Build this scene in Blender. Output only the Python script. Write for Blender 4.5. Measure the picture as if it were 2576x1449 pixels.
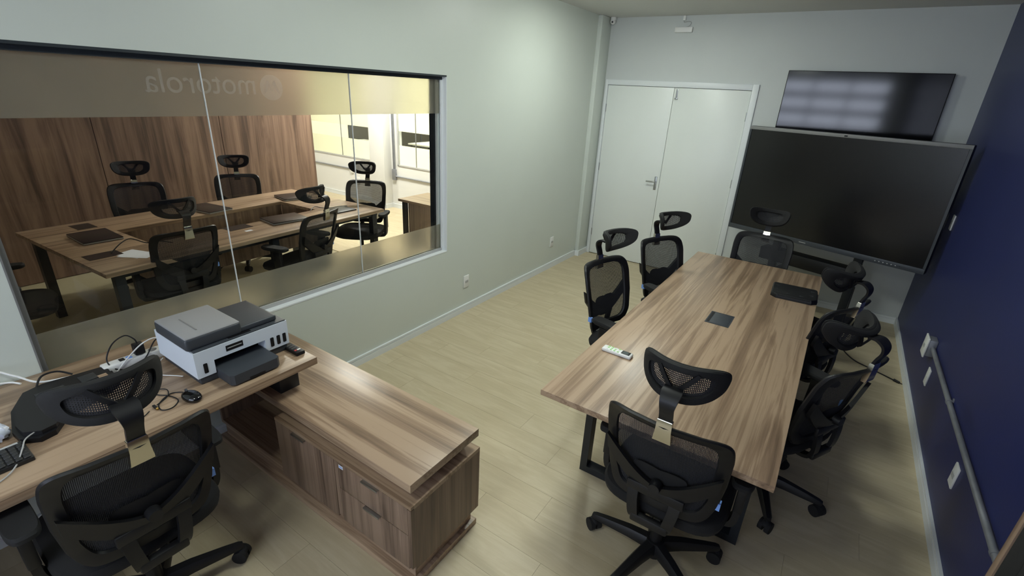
import bpy, bmesh, math, random
from mathutils import Vector, Matrix
random.seed(7)
PI = math.pi
for o in list(bpy.data.objects): bpy.data.objects.remove(o)
scn = bpy.context.scene
COL = scn.collection

# ------------------------------------------------------------------ camera
W_PX, F_PX = 2576, 1212.28
CAM = Vector((2.6698, -5.8343, 1.9913)); YAW, PITCH, ROLL = -0.5763, -0.3894, 0.0536
fwd = Vector((math.sin(YAW)*math.cos(PITCH), math.cos(YAW)*math.cos(PITCH), math.sin(PITCH)))
rgt = Vector((math.cos(YAW), -math.sin(YAW), 0)); upv = rgt.cross(fwd)
rgt, upv = math.cos(ROLL)*rgt+math.sin(ROLL)*upv, -math.sin(ROLL)*rgt+math.cos(ROLL)*upv
cd = bpy.data.cameras.new('camera'); cam = bpy.data.objects.new('camera', cd); COL.objects.link(cam)
cd.sensor_fit = 'HORIZONTAL'; cd.sensor_width = 36; cd.lens = F_PX*36/W_PX; cd.clip_start = .02; cd.clip_end = 60
M = Matrix((rgt, upv, -fwd)).transposed().to_4x4(); M.translation = CAM; cam.matrix_world = M
scn.camera = cam
# ------------------------------------------------------------------ world, exposure, lamp strengths
wd = bpy.data.worlds.new('world'); scn.world = wd; wd.use_nodes = True
wd.node_tree.nodes['Background'].inputs[0].default_value = (.75, .85, 1, 1)
wd.node_tree.nodes['Background'].inputs[1].default_value = .6
vs = scn.view_settings
vs.view_transform = 'Standard'; vs.look = 'None'; vs.gamma = 1; vs.exposure = 0.8; vs.use_curve_mapping = False
LAMP_MAIN, LAMP_PANEL, LAMP_MEET, LAMP_FAR, REAR_WINDOW = 56, 19, 210, 400, 4.2

# ------------------------------------------------------------------ room figures (metres; back wall y = 0, left wall x = 0)
RW, CH, YB = 3.505, 2.813, -8.2           # right wall, ceiling, wall behind the camera
WY0, WY1, WZ0, WZ1 = -5.46, -2.797, .657, 2.07   # interior window in the left wall
GX = -.062                                  # glass plane
TX0, TX1, TY0, TY1, TZ = 1.796, 2.757, -4.207, -1.492, .75

# ------------------------------------------------------------------ materials
MAT = {}
def nt(name):
    m = bpy.data.materials.new(name); m.use_nodes = True; MAT[name] = m
    return m, m.node_tree, m.node_tree.nodes['Principled BSDF']
def lin(c):
    return tuple((x/12.92 if x <= .04045 else ((x+.055)/1.055)**2.4) for x in (v/255 for v in c))+(1,)
def plain(name, c, rough=.5, metal=0, bump=0, bscale=200, var=0, vscale=3, spec=.5, coat=0):
    m, t, b = nt(name); b.inputs['Base Color'].default_value = lin(c)
    b.inputs['Roughness'].default_value = rough; b.inputs['Metallic'].default_value = metal
    b.inputs['Specular IOR Level'].default_value = spec; b.inputs['Coat Weight'].default_value = coat
    N = t.nodes; L = t.links
    if var:
        tc = N.new('ShaderNodeTexCoord'); n = N.new('ShaderNodeTexNoise'); n.inputs['Scale'].default_value = vscale; n.inputs['Detail'].default_value = 4
        L.new(tc.outputs['Object'], n.inputs['Vector'])
        mx = N.new('ShaderNodeMix'); mx.data_type = 'RGBA'
        mx.inputs[6].default_value = lin([v*(1-var) for v in c]); mx.inputs[7].default_value = lin([min(255, v*(1+var)) for v in c])
        L.new(n.outputs['Fac'], mx.inputs[0]); L.new(mx.outputs[2], b.inputs['Base Color'])
    if bump:
        tc = N.new('ShaderNodeTexCoord'); n = N.new('ShaderNodeTexNoise'); n.inputs['Scale'].default_value = bscale; n.inputs['Detail'].default_value = 3
        L.new(tc.outputs['Object'], n.inputs['Vector']); bp = N.new('ShaderNodeBump'); bp.inputs['Strength'].default_value = bump; bp.inputs['Distance'].default_value = .002
        L.new(n.outputs['Fac'], bp.inputs['Height']); L.new(bp.outputs['Normal'], b.inputs['Normal'])
    return m
def wood(name, axis, dark, mid, light, rough=.38, band=6.5, along=.42, fine=1.0, contrast=1.0):
    m, t, b = nt(name); N = t.nodes; L = t.links
    tc = N.new('ShaderNodeTexCoord'); oi = N.new('ShaderNodeObjectInfo')
    ad = N.new('ShaderNodeVectorMath'); ad.operation = 'MULTIPLY_ADD'
    cb = N.new('ShaderNodeCombineXYZ')
    for i in range(3): L.new(oi.outputs['Random'], cb.inputs[i])
    ad.inputs[1].default_value = (9, 7, 11); L.new(cb.outputs[0], ad.inputs[0]); L.new(tc.outputs['Object'], ad.inputs[2])
    def noise(sa, so, scale, det, dist):
        mp = N.new('ShaderNodeMapping'); s = [so]*3; s['XYZ'.index(axis)] = sa; mp.inputs['Scale'].default_value = s
        L.new(ad.outputs[0], mp.inputs['Vector']); n = N.new('ShaderNodeTexNoise')
        n.inputs['Scale'].default_value = scale; n.inputs['Detail'].default_value = det; n.inputs['Distortion'].default_value = dist; n.inputs['Roughness'].default_value = .6
        L.new(mp.outputs[0], n.inputs['Vector']); return n.outputs['Fac']
    a = noise(along, band, 1.5, 5, .9); f = noise(along*1.9, band*6, 1.2, 7, .6); k = noise(along*.8, band*2.8, 1.0, 4, .8)
    m1 = N.new('ShaderNodeMath'); m1.operation = 'MULTIPLY_ADD'; m1.inputs[1].default_value = .35*fine; L.new(f, m1.inputs[0]); L.new(a, m1.inputs[2])
    m2 = N.new('ShaderNodeMath'); m2.operation = 'MULTIPLY_ADD'; m2.inputs[1].default_value = .34; L.new(k, m2.inputs[0]); L.new(m1.outputs[0], m2.inputs[2])
    r = N.new('ShaderNodeValToRGB'); e = r.color_ramp.elements
    c0 = .67+.175*fine; w = .21/contrast
    e[0].position = max(0, c0-w); e[0].color = lin(dark); e[1].position = min(1, c0+w); e[1].color = lin(light)
    x = r.color_ramp.elements.new(c0-.03); x.color = lin(mid)
    mm = N.new('ShaderNodeMath'); mm.operation = 'MULTIPLY'; mm.inputs[1].default_value = 1.0; L.new(m2.outputs[0], mm.inputs[0])
    L.new(mm.outputs[0], r.inputs[0]); L.new(r.outputs[0], b.inputs['Base Color'])
    b.inputs['Roughness'].default_value = rough
    bp = N.new('ShaderNodeBump'); bp.inputs['Strength'].default_value = .05; bp.inputs['Distance'].default_value = .001
    L.new(f, bp.inputs['Height']); L.new(bp.outputs[0], b.inputs['Normal'])
    return m
def emis(name, c, s):
    m, t, b = nt(name); b.inputs['Base Color'].default_value = lin(c); b.inputs['Emission Color'].default_value = lin(c); b.inputs['Emission Strength'].default_value = s
    return m

plain('wall_paint', (205, 211, 204), .42, bump=.12, bscale=60, var=.012, spec=.45)
plain('back_paint', (200, 204, 203), .55, bump=.1, bscale=60, var=.012, spec=.35)
plain('blue_paint', (37, 44, 94), .42, bump=.12, bscale=60, var=.05, vscale=2)
plain('ceiling_paint', (205, 205, 202), .8, bump=.05)
plain('trim_white', (222, 226, 228), .4)
plain('door_white', (226, 230, 226), .38, var=.015, vscale=2)
plain('dark_channel', (46, 52, 56), .4)
plain('black_plastic', (18, 18, 21), .48, spec=.4)
plain('black_soft', (16, 16, 18), .8, bump=.3, bscale=500)
plain('black_fabric', (17, 17, 19), .9, bump=.5, bscale=700)
plain('dark_grey', (58, 62, 68), .45)
plain('mid_grey', (122, 122, 122), .5)
plain('light_grey', (176, 176, 176), .45)
plain('cover_grey', (146, 146, 148), .5)
plain('printer_white', (214, 222, 232), .4)
plain('white_plastic', (228, 228, 226), .4)
plain('chrome', (205, 200, 185), .16, metal=1)
plain('steel', (170, 172, 172), .35, metal=1)
plain('galvanised', (150, 152, 158), .5, metal=.6, var=.1, vscale=20)
plain('black_steel', (32, 36, 42), .38, metal=.2)
plain('screen_gloss', (12, 12, 14), .09, spec=.6)
plain('screen_matte', (13, 13, 15), .24, spec=.55)
plain('laptop_dark', (40, 33, 31), .32)
plain('paper', (218, 220, 228), .8)
plain('blue_tag', (120, 160, 230), .5)
plain('red_key', (190, 60, 60), .5)
plain('green_key', (150, 205, 120), .5)
plain('key_black', (30, 30, 32), .45)
plain('lcd', (70, 80, 80), .25)
plain('cream_wall', (236, 231, 212), .7)
plain('white_wall', (222, 222, 220), .6)
plain('table_white', (225, 225, 220), .5)
plain('dark_room', (70, 68, 62), .8)
plain('gasket', (40, 42, 44), .6)
plain('plug_gold', (190, 160, 90), .3, metal=1)
plain('bag', (206, 212, 228), .3)
plain('floor_base', (160, 151, 122), .7)
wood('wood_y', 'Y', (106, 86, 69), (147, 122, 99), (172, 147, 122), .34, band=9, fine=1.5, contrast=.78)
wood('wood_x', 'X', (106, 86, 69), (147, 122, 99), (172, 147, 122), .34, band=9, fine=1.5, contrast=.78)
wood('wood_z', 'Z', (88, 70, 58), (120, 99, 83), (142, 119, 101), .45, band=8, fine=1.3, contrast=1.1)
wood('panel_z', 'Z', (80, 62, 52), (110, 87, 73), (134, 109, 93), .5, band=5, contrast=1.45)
wood('plank', 'X', (180, 166, 136), (190, 176, 146), (198, 185, 156), .46, band=8, along=1.6, contrast=.7)
emis('lamp_glow', (247, 255, 244), LAMP_MAIN)
emis('lamp_panel', (246, 255, 246), LAMP_PANEL)
emis('lamp_glow_meet', (255, 250, 240), LAMP_MEET)
emis('lamp_glow_far', (255, 251, 238), LAMP_FAR)
emis('daylight', (225, 235, 255), REAR_WINDOW)

def glass(name, tint, refl=1.0):
    m, t, b = nt(name); N = t.nodes; L = t.links; N.remove(b)
    out = N['Material Output']; tr = N.new('ShaderNodeBsdfTransparent'); tr.inputs[0].default_value = tint
    gl = N.new('ShaderNodeBsdfGlossy'); gl.inputs['Roughness'].default_value = .02
    fr = N.new('ShaderNodeFresnel'); fr.inputs['IOR'].default_value = 1.45
    mu = N.new('ShaderNodeMath'); mu.operation = 'MULTIPLY'; mu.inputs[1].default_value = refl; L.new(fr.outputs[0], mu.inputs[0])
    ge = N.new('ShaderNodeNewGeometry'); iv = N.new('ShaderNodeMath'); iv.operation = 'SUBTRACT'; iv.inputs[0].default_value = 1; L.new(ge.outputs['Backfacing'], iv.inputs[1])
    m3 = N.new('ShaderNodeMath'); m3.operation = 'MULTIPLY'; L.new(mu.outputs[0], m3.inputs[0]); L.new(iv.outputs[0], m3.inputs[1]); mu = m3
    mx = N.new('ShaderNodeMixShader'); L.new(mu.outputs[0], mx.inputs[0]); L.new(tr.outputs[0], mx.inputs[1]); L.new(gl.outputs[0], mx.inputs[2]); L.new(mx.outputs[0], out.inputs[0])
def film(name, c, see, rough, white):
    m, t, b = nt(name); N = t.nodes; L = t.links; N.remove(b); out = N['Material Output']
    rf = N.new('ShaderNodeBsdfRefraction'); rf.inputs['Color'].default_value = lin(c); rf.inputs['Roughness'].default_value = rough; rf.inputs['IOR'].default_value = 1.12
    tl = N.new('ShaderNodeBsdfTranslucent'); tl.inputs[0].default_value = lin(c)
    df = N.new('ShaderNodeBsdfDiffuse'); df.inputs[0].default_value = lin(c)
    m1 = N.new('ShaderNodeMixShader'); m1.inputs[0].default_value = white; L.new(tl.outputs[0], m1.inputs[1]); L.new(df.outputs[0], m1.inputs[2])
    m2 = N.new('ShaderNodeMixShader'); m2.inputs[0].default_value = see; L.new(m1.outputs[0], m2.inputs[1]); L.new(rf.outputs[0], m2.inputs[2]); L.new(m2.outputs[0], out.inputs[0])
def veil(name, c, op):
    m, t, b = nt(name); N = t.nodes; L = t.links; b.inputs['Base Color'].default_value = lin(c); b.inputs['Roughness'].default_value = .7
    tr = N.new('ShaderNodeBsdfTransparent'); mx = N.new('ShaderNodeMixShader'); mx.inputs[0].default_value = op
    L.new(tr.outputs[0], mx.inputs[1]); L.new(b.outputs[0], mx.inputs[2]); L.new(mx.outputs[0], N['Material Output'].inputs[0])
glass('clear_glass', (.93, .95, .94, 1), 1.0)
film('frosted_film', (241, 238, 230), .80, .42, .5)
veil('film_letter', (238, 238, 232), .06)
film('frosted_warm', (250, 248, 236), .3, .5, .3)
def net(name, c, pitch, hole):
    m, t, b = nt(name); N = t.nodes; L = t.links; out = N['Material Output']
    b.inputs['Base Color'].default_value = lin(c); b.inputs['Roughness'].default_value = .8
    tc = N.new('ShaderNodeTexCoord'); sx = N.new('ShaderNodeSeparateXYZ'); L.new(tc.outputs['Object'], sx.inputs[0])
    def wv(sock, p):
        a = N.new('ShaderNodeMath'); a.operation = 'MULTIPLY'; a.inputs[1].default_value = 2*PI/p; L.new(sock, a.inputs[0])
        s = N.new('ShaderNodeMath'); s.operation = 'SINE'; L.new(a.outputs[0], s.inputs[0]); return s.outputs[0]
    mu = N.new('ShaderNodeMath'); mu.operation = 'GREATER_THAN'; mu.inputs[1].default_value = hole[0]
    L.new(wv(sx.outputs[0], pitch), mu.inputs[0])
    mz = N.new('ShaderNodeMath'); mz.operation = 'GREATER_THAN'; mz.inputs[1].default_value = hole[1]
    L.new(wv(sx.outputs[2], pitch*1.3), mz.inputs[0])
    p = N.new('ShaderNodeMath'); p.operation = 'MULTIPLY'; L.new(mu.outputs[0], p.inputs[0]); L.new(mz.outputs[0], p.inputs[1])
    tr = N.new('ShaderNodeBsdfTransparent'); mx = N.new('ShaderNodeMixShader')
    L.new(p.outputs[0], mx.inputs[0]); L.new(b.outputs[0], mx.inputs[1]); L.new(tr.outputs[0], mx.inputs[2]); L.new(mx.outputs[0], out.inputs[0])
net('back_net', (30, 31, 36), .0042, (.5, -.35))
net('head_net', (34, 34, 38), .0052, (.3, .0))

# ------------------------------------------------------------------ mesh helpers
class MB:
    def __init__(s): s.bm = bmesh.new()
    def box(s, x0, x1, y0, y1, z0, z1, bev=0, seg=2, rot=None, piv=None):
        r = bmesh.ops.create_cube(s.bm, size=1); v = r['verts']
        for q in v: q.co = Vector(((x0+x1)/2+q.co.x*(x1-x0), (y0+y1)/2+q.co.y*(y1-y0), (z0+z1)/2+q.co.z*(z1-z0)))
        if bev:
            es = list({e for q in v for e in q.link_edges})
            g = bmesh.ops.bevel(s.bm, geom=es, offset=bev, segments=seg, affect='EDGES', profile=.5)
            v = list({q for f in g['faces'] for q in f.verts} | {q for q in v if q.is_valid})
        if rot is not None:
            bmesh.ops.rotate(s.bm, verts=v, cent=Vector(piv or ((x0+x1)/2, (y0+y1)/2, (z0+z1)/2)), matrix=rot)
        return s
    def cyl(s, a, b, r, r2=None, n=16, cap=True):
        a = Vector(a); b = Vector(b); d = b-a; L = d.length
        g = bmesh.ops.create_cone(s.bm, cap_ends=cap, segments=n, radius1=r, radius2=r if r2 is None else r2, depth=L)
        q = d.to_track_quat('Z', 'Y').to_matrix().to_4x4(); q.translation = (a+b)/2
        bmesh.ops.transform(s.bm, matrix=q, verts=g['verts']); return s
    def loft(s, rings, close=True, caps=True):
        R = [[s.bm.verts.new(p) for p in r] for r in rings]
        n = len(R[0])
        for i in range(len(R)-1):
            for j in range(n if close else n-1):
                k = (j+1) % n
                try: s.bm.faces.new((R[i][j], R[i][k], R[i+1][k], R[i+1][j]))
                except ValueError: pass
        if caps and close:
            for r in (R[0][::-1], R[-1]):
                try: s.bm.faces.new(r)
                except ValueError: pass
        return s
    def tube(s, pts, r, n=8, step=6):
        P = smooth(pts, step); rings = []
        for i, p in enumerate(P):
            t = (P[min(i+1, len(P)-1)]-P[max(i-1, 0)]).normalized()
            a = t.cross(Vector((0, 0, 1))); a = a if a.length > 1e-3 else t.cross(Vector((1, 0, 0))); a.normalize(); b = t.cross(a)
            rr = r[min(len(r)-1, int(i*len(r)/len(P)))] if isinstance(r, (list, tuple)) else r
            rings.append([p+a*math.cos(2*PI*k/n)*rr+b*math.sin(2*PI*k/n)*rr for k in range(n)])
        return s.loft(rings)
    def strap(s, pts, w, t, side=(1, 0, 0), step=5):
        P = smooth(pts, step); S = Vector(side); rings = []
        for i, p in enumerate(P):
            d = (P[min(i+1, len(P)-1)]-P[max(i-1, 0)]).normalized(); nn = d.cross(S).normalized()
            ww = w if not callable(w) else w(i/(len(P)-1))
            rings.append([p+S*ww/2+nn*t/2, p-S*ww/2+nn*t/2, p-S*ww/2-nn*t/2, p+S*ww/2-nn*t/2])
        return s.loft(rings)
    def prism(s, pts, z0, z1, bev=0):
        a = [s.bm.verts.new((p[0], p[1], z0)) for p in pts]; b = [s.bm.verts.new((p[0], p[1], z1)) for p in pts]; n = len(pts)
        s.bm.faces.new(a[::-1]); s.bm.faces.new(b)
        for i in range(n): s.bm.faces.new((a[i], a[(i+1) % n], b[(i+1) % n], b[i]))
        return s
    def sphere(s, c, r, sc=(1, 1, 1), u=20, v=12):
        g = bmesh.ops.create_uvsphere(s.bm, u_segments=u, v_segments=v, radius=r)
        for q in g['verts']: q.co = Vector(c)+Vector((q.co.x*sc[0], q.co.y*sc[1], q.co.z*sc[2]))
        return s
def smooth(pts, step):
    P = [Vector(p) for p in pts]
    if len(P) < 3 or step <= 1: return P
    out = []
    for i in range(len(P)-1):
        p0 = P[max(i-1, 0)]; p1 = P[i]; p2 = P[i+1]; p3 = P[min(i+2, len(P)-1)]
        for k in range(step):
            t = k/step
            out.append(.5*((2*p1)+(p2-p0)*t+(2*p0-5*p1+4*p2-p3)*t*t+(3*p1-p0-3*p2+p3)*t*t*t))
    out.append(P[-1]); return out
def root_loc(o):
    v = Vector((0, 0, 0))
    while o is not None: v += o.location; o = o.parent
    return v
def part(name, mb, mat, parent=None, label=None, shade=True, origin=None):
    """one mesh object; geometry is given in the frame of the unrotated root"""
    bm = mb.bm if isinstance(mb, MB) else mb
    bmesh.ops.recalc_face_normals(bm, faces=bm.faces)
    me = bpy.data.meshes.new(name); off = root_loc(parent) if parent else Vector(origin or (0, 0, 0))
    bmesh.ops.translate(bm, verts=bm.verts, vec=-off); bm.to_mesh(me); bm.free()
    me.materials.append(MAT[mat])
    if shade:
        for p in me.polygons: p.use_smooth = True
        me.set_sharp_from_angle(angle=math.radians(38))
    o = bpy.data.objects.new(name, me); COL.objects.link(o)
    if parent: o.parent = parent
    elif origin: o.location = origin
    if label: o['label'] = label
    return o
def empty(name, loc=(0, 0, 0)):
    o = bpy.data.objects.new(name, None); COL.objects.link(o); o.location = loc; o.empty_display_size = .1; return o
def thing(name, label, cat, loc=(0, 0, 0), group=None):
    o = empty(name, loc); o['label'] = label; o['category'] = cat
    if group: o['group'] = group
    return o
def struct(o): o['kind'] = 'structure'; return o
def tag(o, label, cat, group=None):
    o['label'] = label; o['category'] = cat
    if group: o['group'] = group
    return o
def B(*a, **k): return MB().box(*a, **k)
def copy_tree(o, parent=None):
    c = o.copy(); COL.objects.link(c); c.parent = parent
    for ch in o.children: copy_tree(ch, c)
    return c
def link_copy(o, parent, loc):
    c = o.copy(); COL.objects.link(c); c.parent = parent; c.location = loc; return c

# ================================================================== STRUCTURE
# floor: base slab and vinyl planks
fl = struct(part('floor', B(-7, RW+.2, YB-.2, 5.5, -.08, -.006), 'floor_base'))
PW, PL = .184, 1.22
cache = {}; row = 0; y = -PW/2
def plank(x0, x1, y):
    ln = round(x1-x0, 3)
    if ln not in cache: q = cache[ln] = part('plank', B(-ln/2+.0005, ln/2-.0005, -PW/2+.0005, PW/2-.0005, -.006, 0), 'plank', fl, shade=False)
    else: q = link_copy(cache[ln], fl, (0, 0, 0))
    q.location = ((x0+x1)/2, y, 0)
while y > -6.9:
    x = RW; ln = (.3, .9, .6, 1.22, .45, .75)[row % 6]
    xmin = -5.6 if y > -2.2 else (-.9 if y > -5.6 else -.1)
    while x > xmin: plank(x-ln, x, y); x -= ln; ln = PL
    y -= PW; row += 1
struct(part('ceiling', B(-7, RW+.2, YB-.2, 5.5, CH, CH+.1), 'ceiling_paint'))

# left wall with the interior window opening, thickness .12
wl = MB()
wl.box(-.12, 0, YB, WY0, 0, CH); wl.box(-.12, 0, WY1, .12, 0, CH)
wl.box(-.12, 0, WY0, WY1, 0, WZ0); wl.box(-.12, 0, WY0, WY1, WZ1, CH)
struct(part('wall_left', wl, 'wall_paint', shade=False))
# pilaster in the corner
struct(part('trim_1', B(-.02, .052, -.25, .0, 0, CH-.002, bev=.004), 'wall_paint'))
struct(part('wall_right', B(RW, RW+.12, YB, .12, 0, CH), 'blue_paint', shade=False))
wb = MB(); DX0, DX1, DZ = .10, 1.70, 2.108
wb.box(0, DX0-.02, 0, .12, 0, CH); wb.box(DX1+.02, RW+.12, 0, .12, 0, CH); wb.box(DX0-.02, DX1+.02, 0, .12, DZ+.02, CH)
struct(part('wall_back', wb, 'back_paint', shade=False))
# wall behind the camera with a wide window band
wf = MB(); RX0, RX1, RZ0, RZ1 = .2, 3.1, .8, 2.6
wf.box(-.12, RX0, YB-.12, YB, 0, CH); wf.box(RX1, RW+.12, YB-.12, YB, 0, CH); wf.box(RX0, RX1, YB-.12, YB, 0, RZ0); wf.box(RX0, RX1, YB-.12, YB, RZ1, CH)
struct(part('wall_front', wf, 'wall_paint', shade=False))
w5 = struct(empty('window_5', (RX0, YB, RZ0)))
part('pane', B(RX0, RX1, YB-.09, YB-.08, RZ0, RZ1), 'daylight', w5, shade=False)
for i in range(6):
    z = RZ0+.0+i*(RZ1-RZ0)/5
    part('rail', B(RX0, RX1, YB-.07, YB-.02, z-.07, z+.07), 'dark_grey', w5)
for i in range(5):
    x = RX0+i*(RX1-RX0)/4
    part('mullion', B(x-.02, x+.02, YB-.075, YB-.03, RZ0, RZ1), 'dark_grey', w5)
# baseboards with a small step profile
def base_profile(along, a0, a1, wall, sgn):
    m = MB()
    for z0, z1, d in ((0, .05, .016), (.05, .0555, .011), (.0555, .072, .015)):
        if along == 'y': m.box(min(wall, wall+sgn*d), max(wall, wall+sgn*d), a0, a1, z0, z1)
        else: m.box(a0, a1, min(wall, wall+sgn*d), max(wall, wall+sgn*d), z0, z1)
    return m
bl = base_profile('y', YB, -.25, 0, 1); bl.box(0, .066, -.266, -.25, 0, .072); bl.box(.052, .066, -.25, 0, 0, .072)
struct(part('baseboard_left', bl, 'trim_white', shade=False))
struct(part('baseboard_right', base_profile('y', YB, 0, RW, -1), 'trim_white', shade=False))
struct(part('baseboard_back', base_profile('x', 1.765, RW-.016, 0, -1), 'trim_white', shade=False))

# double door
dr = struct(empty('door_1', (DX0, 0, 0)))
part('frame', B(.066, DX0, -.018, .1, 0, DZ+.058, bev=.003), 'trim_white', dr)
part('frame', B(DX1, 1.762, -.018, .1, 0, DZ+.058, bev=.003), 'trim_white', dr)
part('frame', B(DX0, DX1, -.018, .1, DZ, DZ+.058, bev=.003), 'trim_white', dr)
la = part('door_leaf', B(DX0+.004, .897, -.004, .035, .008, DZ-.004, bev=.002), 'door_white', dr)
lb = part('door_leaf', B(.901, DX1-.004, -.004, .035, .008, DZ-.004, bev=.002), 'door_white', dr)
part('jamb_stop', B(DX0, DX1, .04, .06, 0, DZ), 'gasket', dr)
hd = MB(); hd.box(.838, .868, -.012, -.004, .96, 1.12, bev=.004); hd.cyl((.853, -.012, 1.06), (.853, -.05, 1.06), .009); hd.tube([(.853, -.05, 1.06), (.82, -.052, 1.06), (.75, -.05, 1.058)], .0085)
hd.cyl((.853, -.012, .99), (.853, -.02, .99), .01)
part('handle', hd, 'steel', la)
bt = MB(); bt.box(.925, .945, -.012, -.004, 1.99, 2.09, bev=.003); bt.cyl((.935, -.016, 1.99), (.935, -.016, 2.09), .006); bt.box(.918, .952, -.02, -.004, 1.985, 2.0, bev=.002)
part('bolt', bt, 'steel', lb)
for z in (.3, 1.15, 1.85):
    part('hinge', MB().cyl((DX0+.002, -.01, z-.045), (DX0+.002, -.01, z+.045), .007), 'steel', la)
    part('hinge', MB().cyl((DX1-.002, -.01, z-.045), (DX1-.002, -.01, z+.045), .007), 'steel', lb)

# interior window in the left wall
w1 = struct(empty('window_1', (0, WY0, WZ0)))
part('head_channel_shade', B(-.12, -.001, WY0, WY1, WZ1-.012, WZ1-.0005), 'dark_channel', w1)  # dark metal channel; the unlit head reveal's shade is in its colour too
part('head_rail', B(GX-.02, GX+.02, WY0, WY1, WZ1-.034, WZ1-.012), 'dark_channel', w1)
part('sill', B(-.118, .002, WY0, WY1, WZ0, WZ0+.012, bev=.002), 'trim_white', w1)
sr = MB(); sr.box(GX-.02, GX-.008, WY0, WY1, WZ0+.012, WZ0+.035); sr.box(GX+.008, GX+.02, WY0, WY1, WZ0+.012, WZ0+.035)
part('sill_rail', sr, 'light_grey', w1)
part('reveal', B(-.118, .001, WY1-.006, WY1, WZ0+.012, WZ1-.012), 'trim_white', w1)
jr = MB(); jr.box(GX-.022, GX-.008, WY1-.022, WY1-.006, WZ0+.012, WZ1-.034); jr.box(GX+.008, GX+.022, WY1-.022, WY1-.006, WZ0+.012, WZ1-.034)
part('jamb_rail', jr, 'trim_white', w1)
part('reveal', B(-.118, .001, WY0, WY0+.006, WZ0+.012, WZ1-.012), 'mid_grey', w1)
jl = MB(); jl.box(GX-.022, GX+.022, WY0+.006, WY0+.03, WZ0+.012, WZ1-.034)
part('jamb_rail', jl, 'mid_grey', w1)
joints = [WY0+.01, -4.55, -3.66, WY1-.01]
FT, FB = 1.792, .897
panes = []
for i in range(3):
    y0, y1 = joints[i]+.002, joints[i+1]-.002
    p = part('glass_pane', B(GX-.004, GX+.004, y0, y1, WZ0+.014, WZ1-.02), 'clear_glass', w1, shade=False)
    part('frosted_film', B(GX-.0065, GX-.0045, y0, y1, FT, WZ1-.02), 'frosted_film', p, shade=False)
    part('frosted_film', B(GX-.0065, GX-.0045, y0, y1, WZ0+.014, FB), 'frosted_film', p, shade=False)
    panes.append(p)
for yj in joints[1:3]:
    part('joint_seal', B(GX-.005, GX+.005, yj-.0016, yj+.0016, WZ0+.014, WZ1-.03), 'white_plastic', w1, shade=False)

# ---- the meeting room beyond the window
EW = -.05                                   # its end wall plane
PX = -3.6                                   # wood panelled partition
we = MB()
O2 = (-5.95, -4.0, .722, 2.3); O3 = (-3.49, -2.2, .722, 2.3)
we.box(-7, O2[0], EW, EW+.1, 0, CH); we.box(O2[1], O3[0], EW, EW+.1, 0, CH); we.box(O3[1], -.12, EW, EW+.1, 0, CH)
for o in (O2, O3): we.box(o[0], o[1], EW, EW+.1, 0, o[2]); we.box(o[0], o[1], EW, EW+.1, o[3], CH)
struct(part('wall_meeting_end', we, 'white_wall', shade=False))
struct(part('trim_2', B(-4.0, -3.65, -.21, EW, 0, CH-.002, bev=.003), 'white_wall'))
bm_ = base_profile('x', -7, -4.0, EW, -1); bm_.box(-4.0, -3.64, -.225, -.21, 0, .072); bm_.box(-3.65, -3.635, -.225, EW, 0, .072)
m2 = base_profile('x', -3.635, -.12, EW, -1)
struct(part('baseboard_meeting', bm_, 'trim_white', shade=False)); struct(part('baseboard_meeting_end', m2, 'trim_white', shade=False))
for n, o, jx in ((2, O2, (-4.93,)), (3, O3, (-3.08,))):
    wn = struct(empty('window_%d' % n, (o[0], EW, o[2])))
    part('frame', B(o[0], o[1], EW-.012, EW+.03, o[2], o[2]+.02), 'light_grey', wn)
    part('frame', B(o[0], o[0]+.02, EW-.012, EW+.03, o[2], o[3]), 'light_grey', wn); part('frame', B(o[1]-.02, o[1], EW-.012, EW+.03, o[2], o[3]), 'light_grey', wn)
    xs = [o[0]+.02]+list(jx)+[o[1]-.02]
    for i in range(len(xs)-1):
        p = part('glass_pane', B(xs[i]+.002, xs[i+1]-.002, EW+.01, EW+.018, o[2]+.02, o[3]), 'clear_glass', wn, shade=False)
        part('frosted_film', B(xs[i]+.002, xs[i+1]-.002, EW+.02, EW+.022, o[2]+.02, 1.055), 'frosted_warm', p, shade=False)
        part('frosted_film', B(xs[i]+.002, xs[i+1]-.002, EW+.02, EW+.022, 1.278, o[3]), 'frosted_warm', p, shade=False)
    for x in jx: part('joint_seal', B(x-.004, x+.004, EW+.006, EW+.02, o[2]+.02, o[3]), 'mid_grey', wn, shade=False)
# wood panelled partition
pw = struct(part('wall_partition', B(PX-.1, PX-.022, -7.2, -1.53, 0, CH), 'panel_z', shade=False))
for a, b_ in ((-6.6, -5.23), (-5.224, -4.0), (-3.994, -2.77), (-2.764, -1.53)):
    part('panel', B(PX-.022, PX, a, b_, 0, CH-.01, bev=.0015), 'panel_z', pw, shade=False)
struct(part('wall_meeting_near', B(PX-.1, -.12, -7.3, -7.2, 0, CH), 'white_wall', shade=False))
struct(part('wall_corridor', B(-7.1, -7, -7.3, 5.5, 0, CH), 'cream_wall', shade=False))
# the far room behind the end wall
struct(part('wall_far_room', B(-7, RW, 5.3, 5.4, 0, CH), 'cream_wall', shade=False))
fw = struct(empty('window_4', (-7, 1.75, .35)))  # added dark sheets; the far room's dimness is put into their colour
for y0 in (1.78, 2.95, 4.12):
    part('pane', B(-6.995, -6.98, y0, y0+1.13, .3, 1.05), 'dark_room', fw, shade=False)
    part('frame', B(-7, -6.97, y0-.04, y0, .26, 1.09), 'dark_grey', fw)
part('frame', B(-7, -6.97, 1.74, 5.25, 1.05, 1.09), 'dark_grey', fw); part('frame', B(-7, -6.97, 1.74, 5.25, .26, .3), 'dark_grey', fw)

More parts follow.
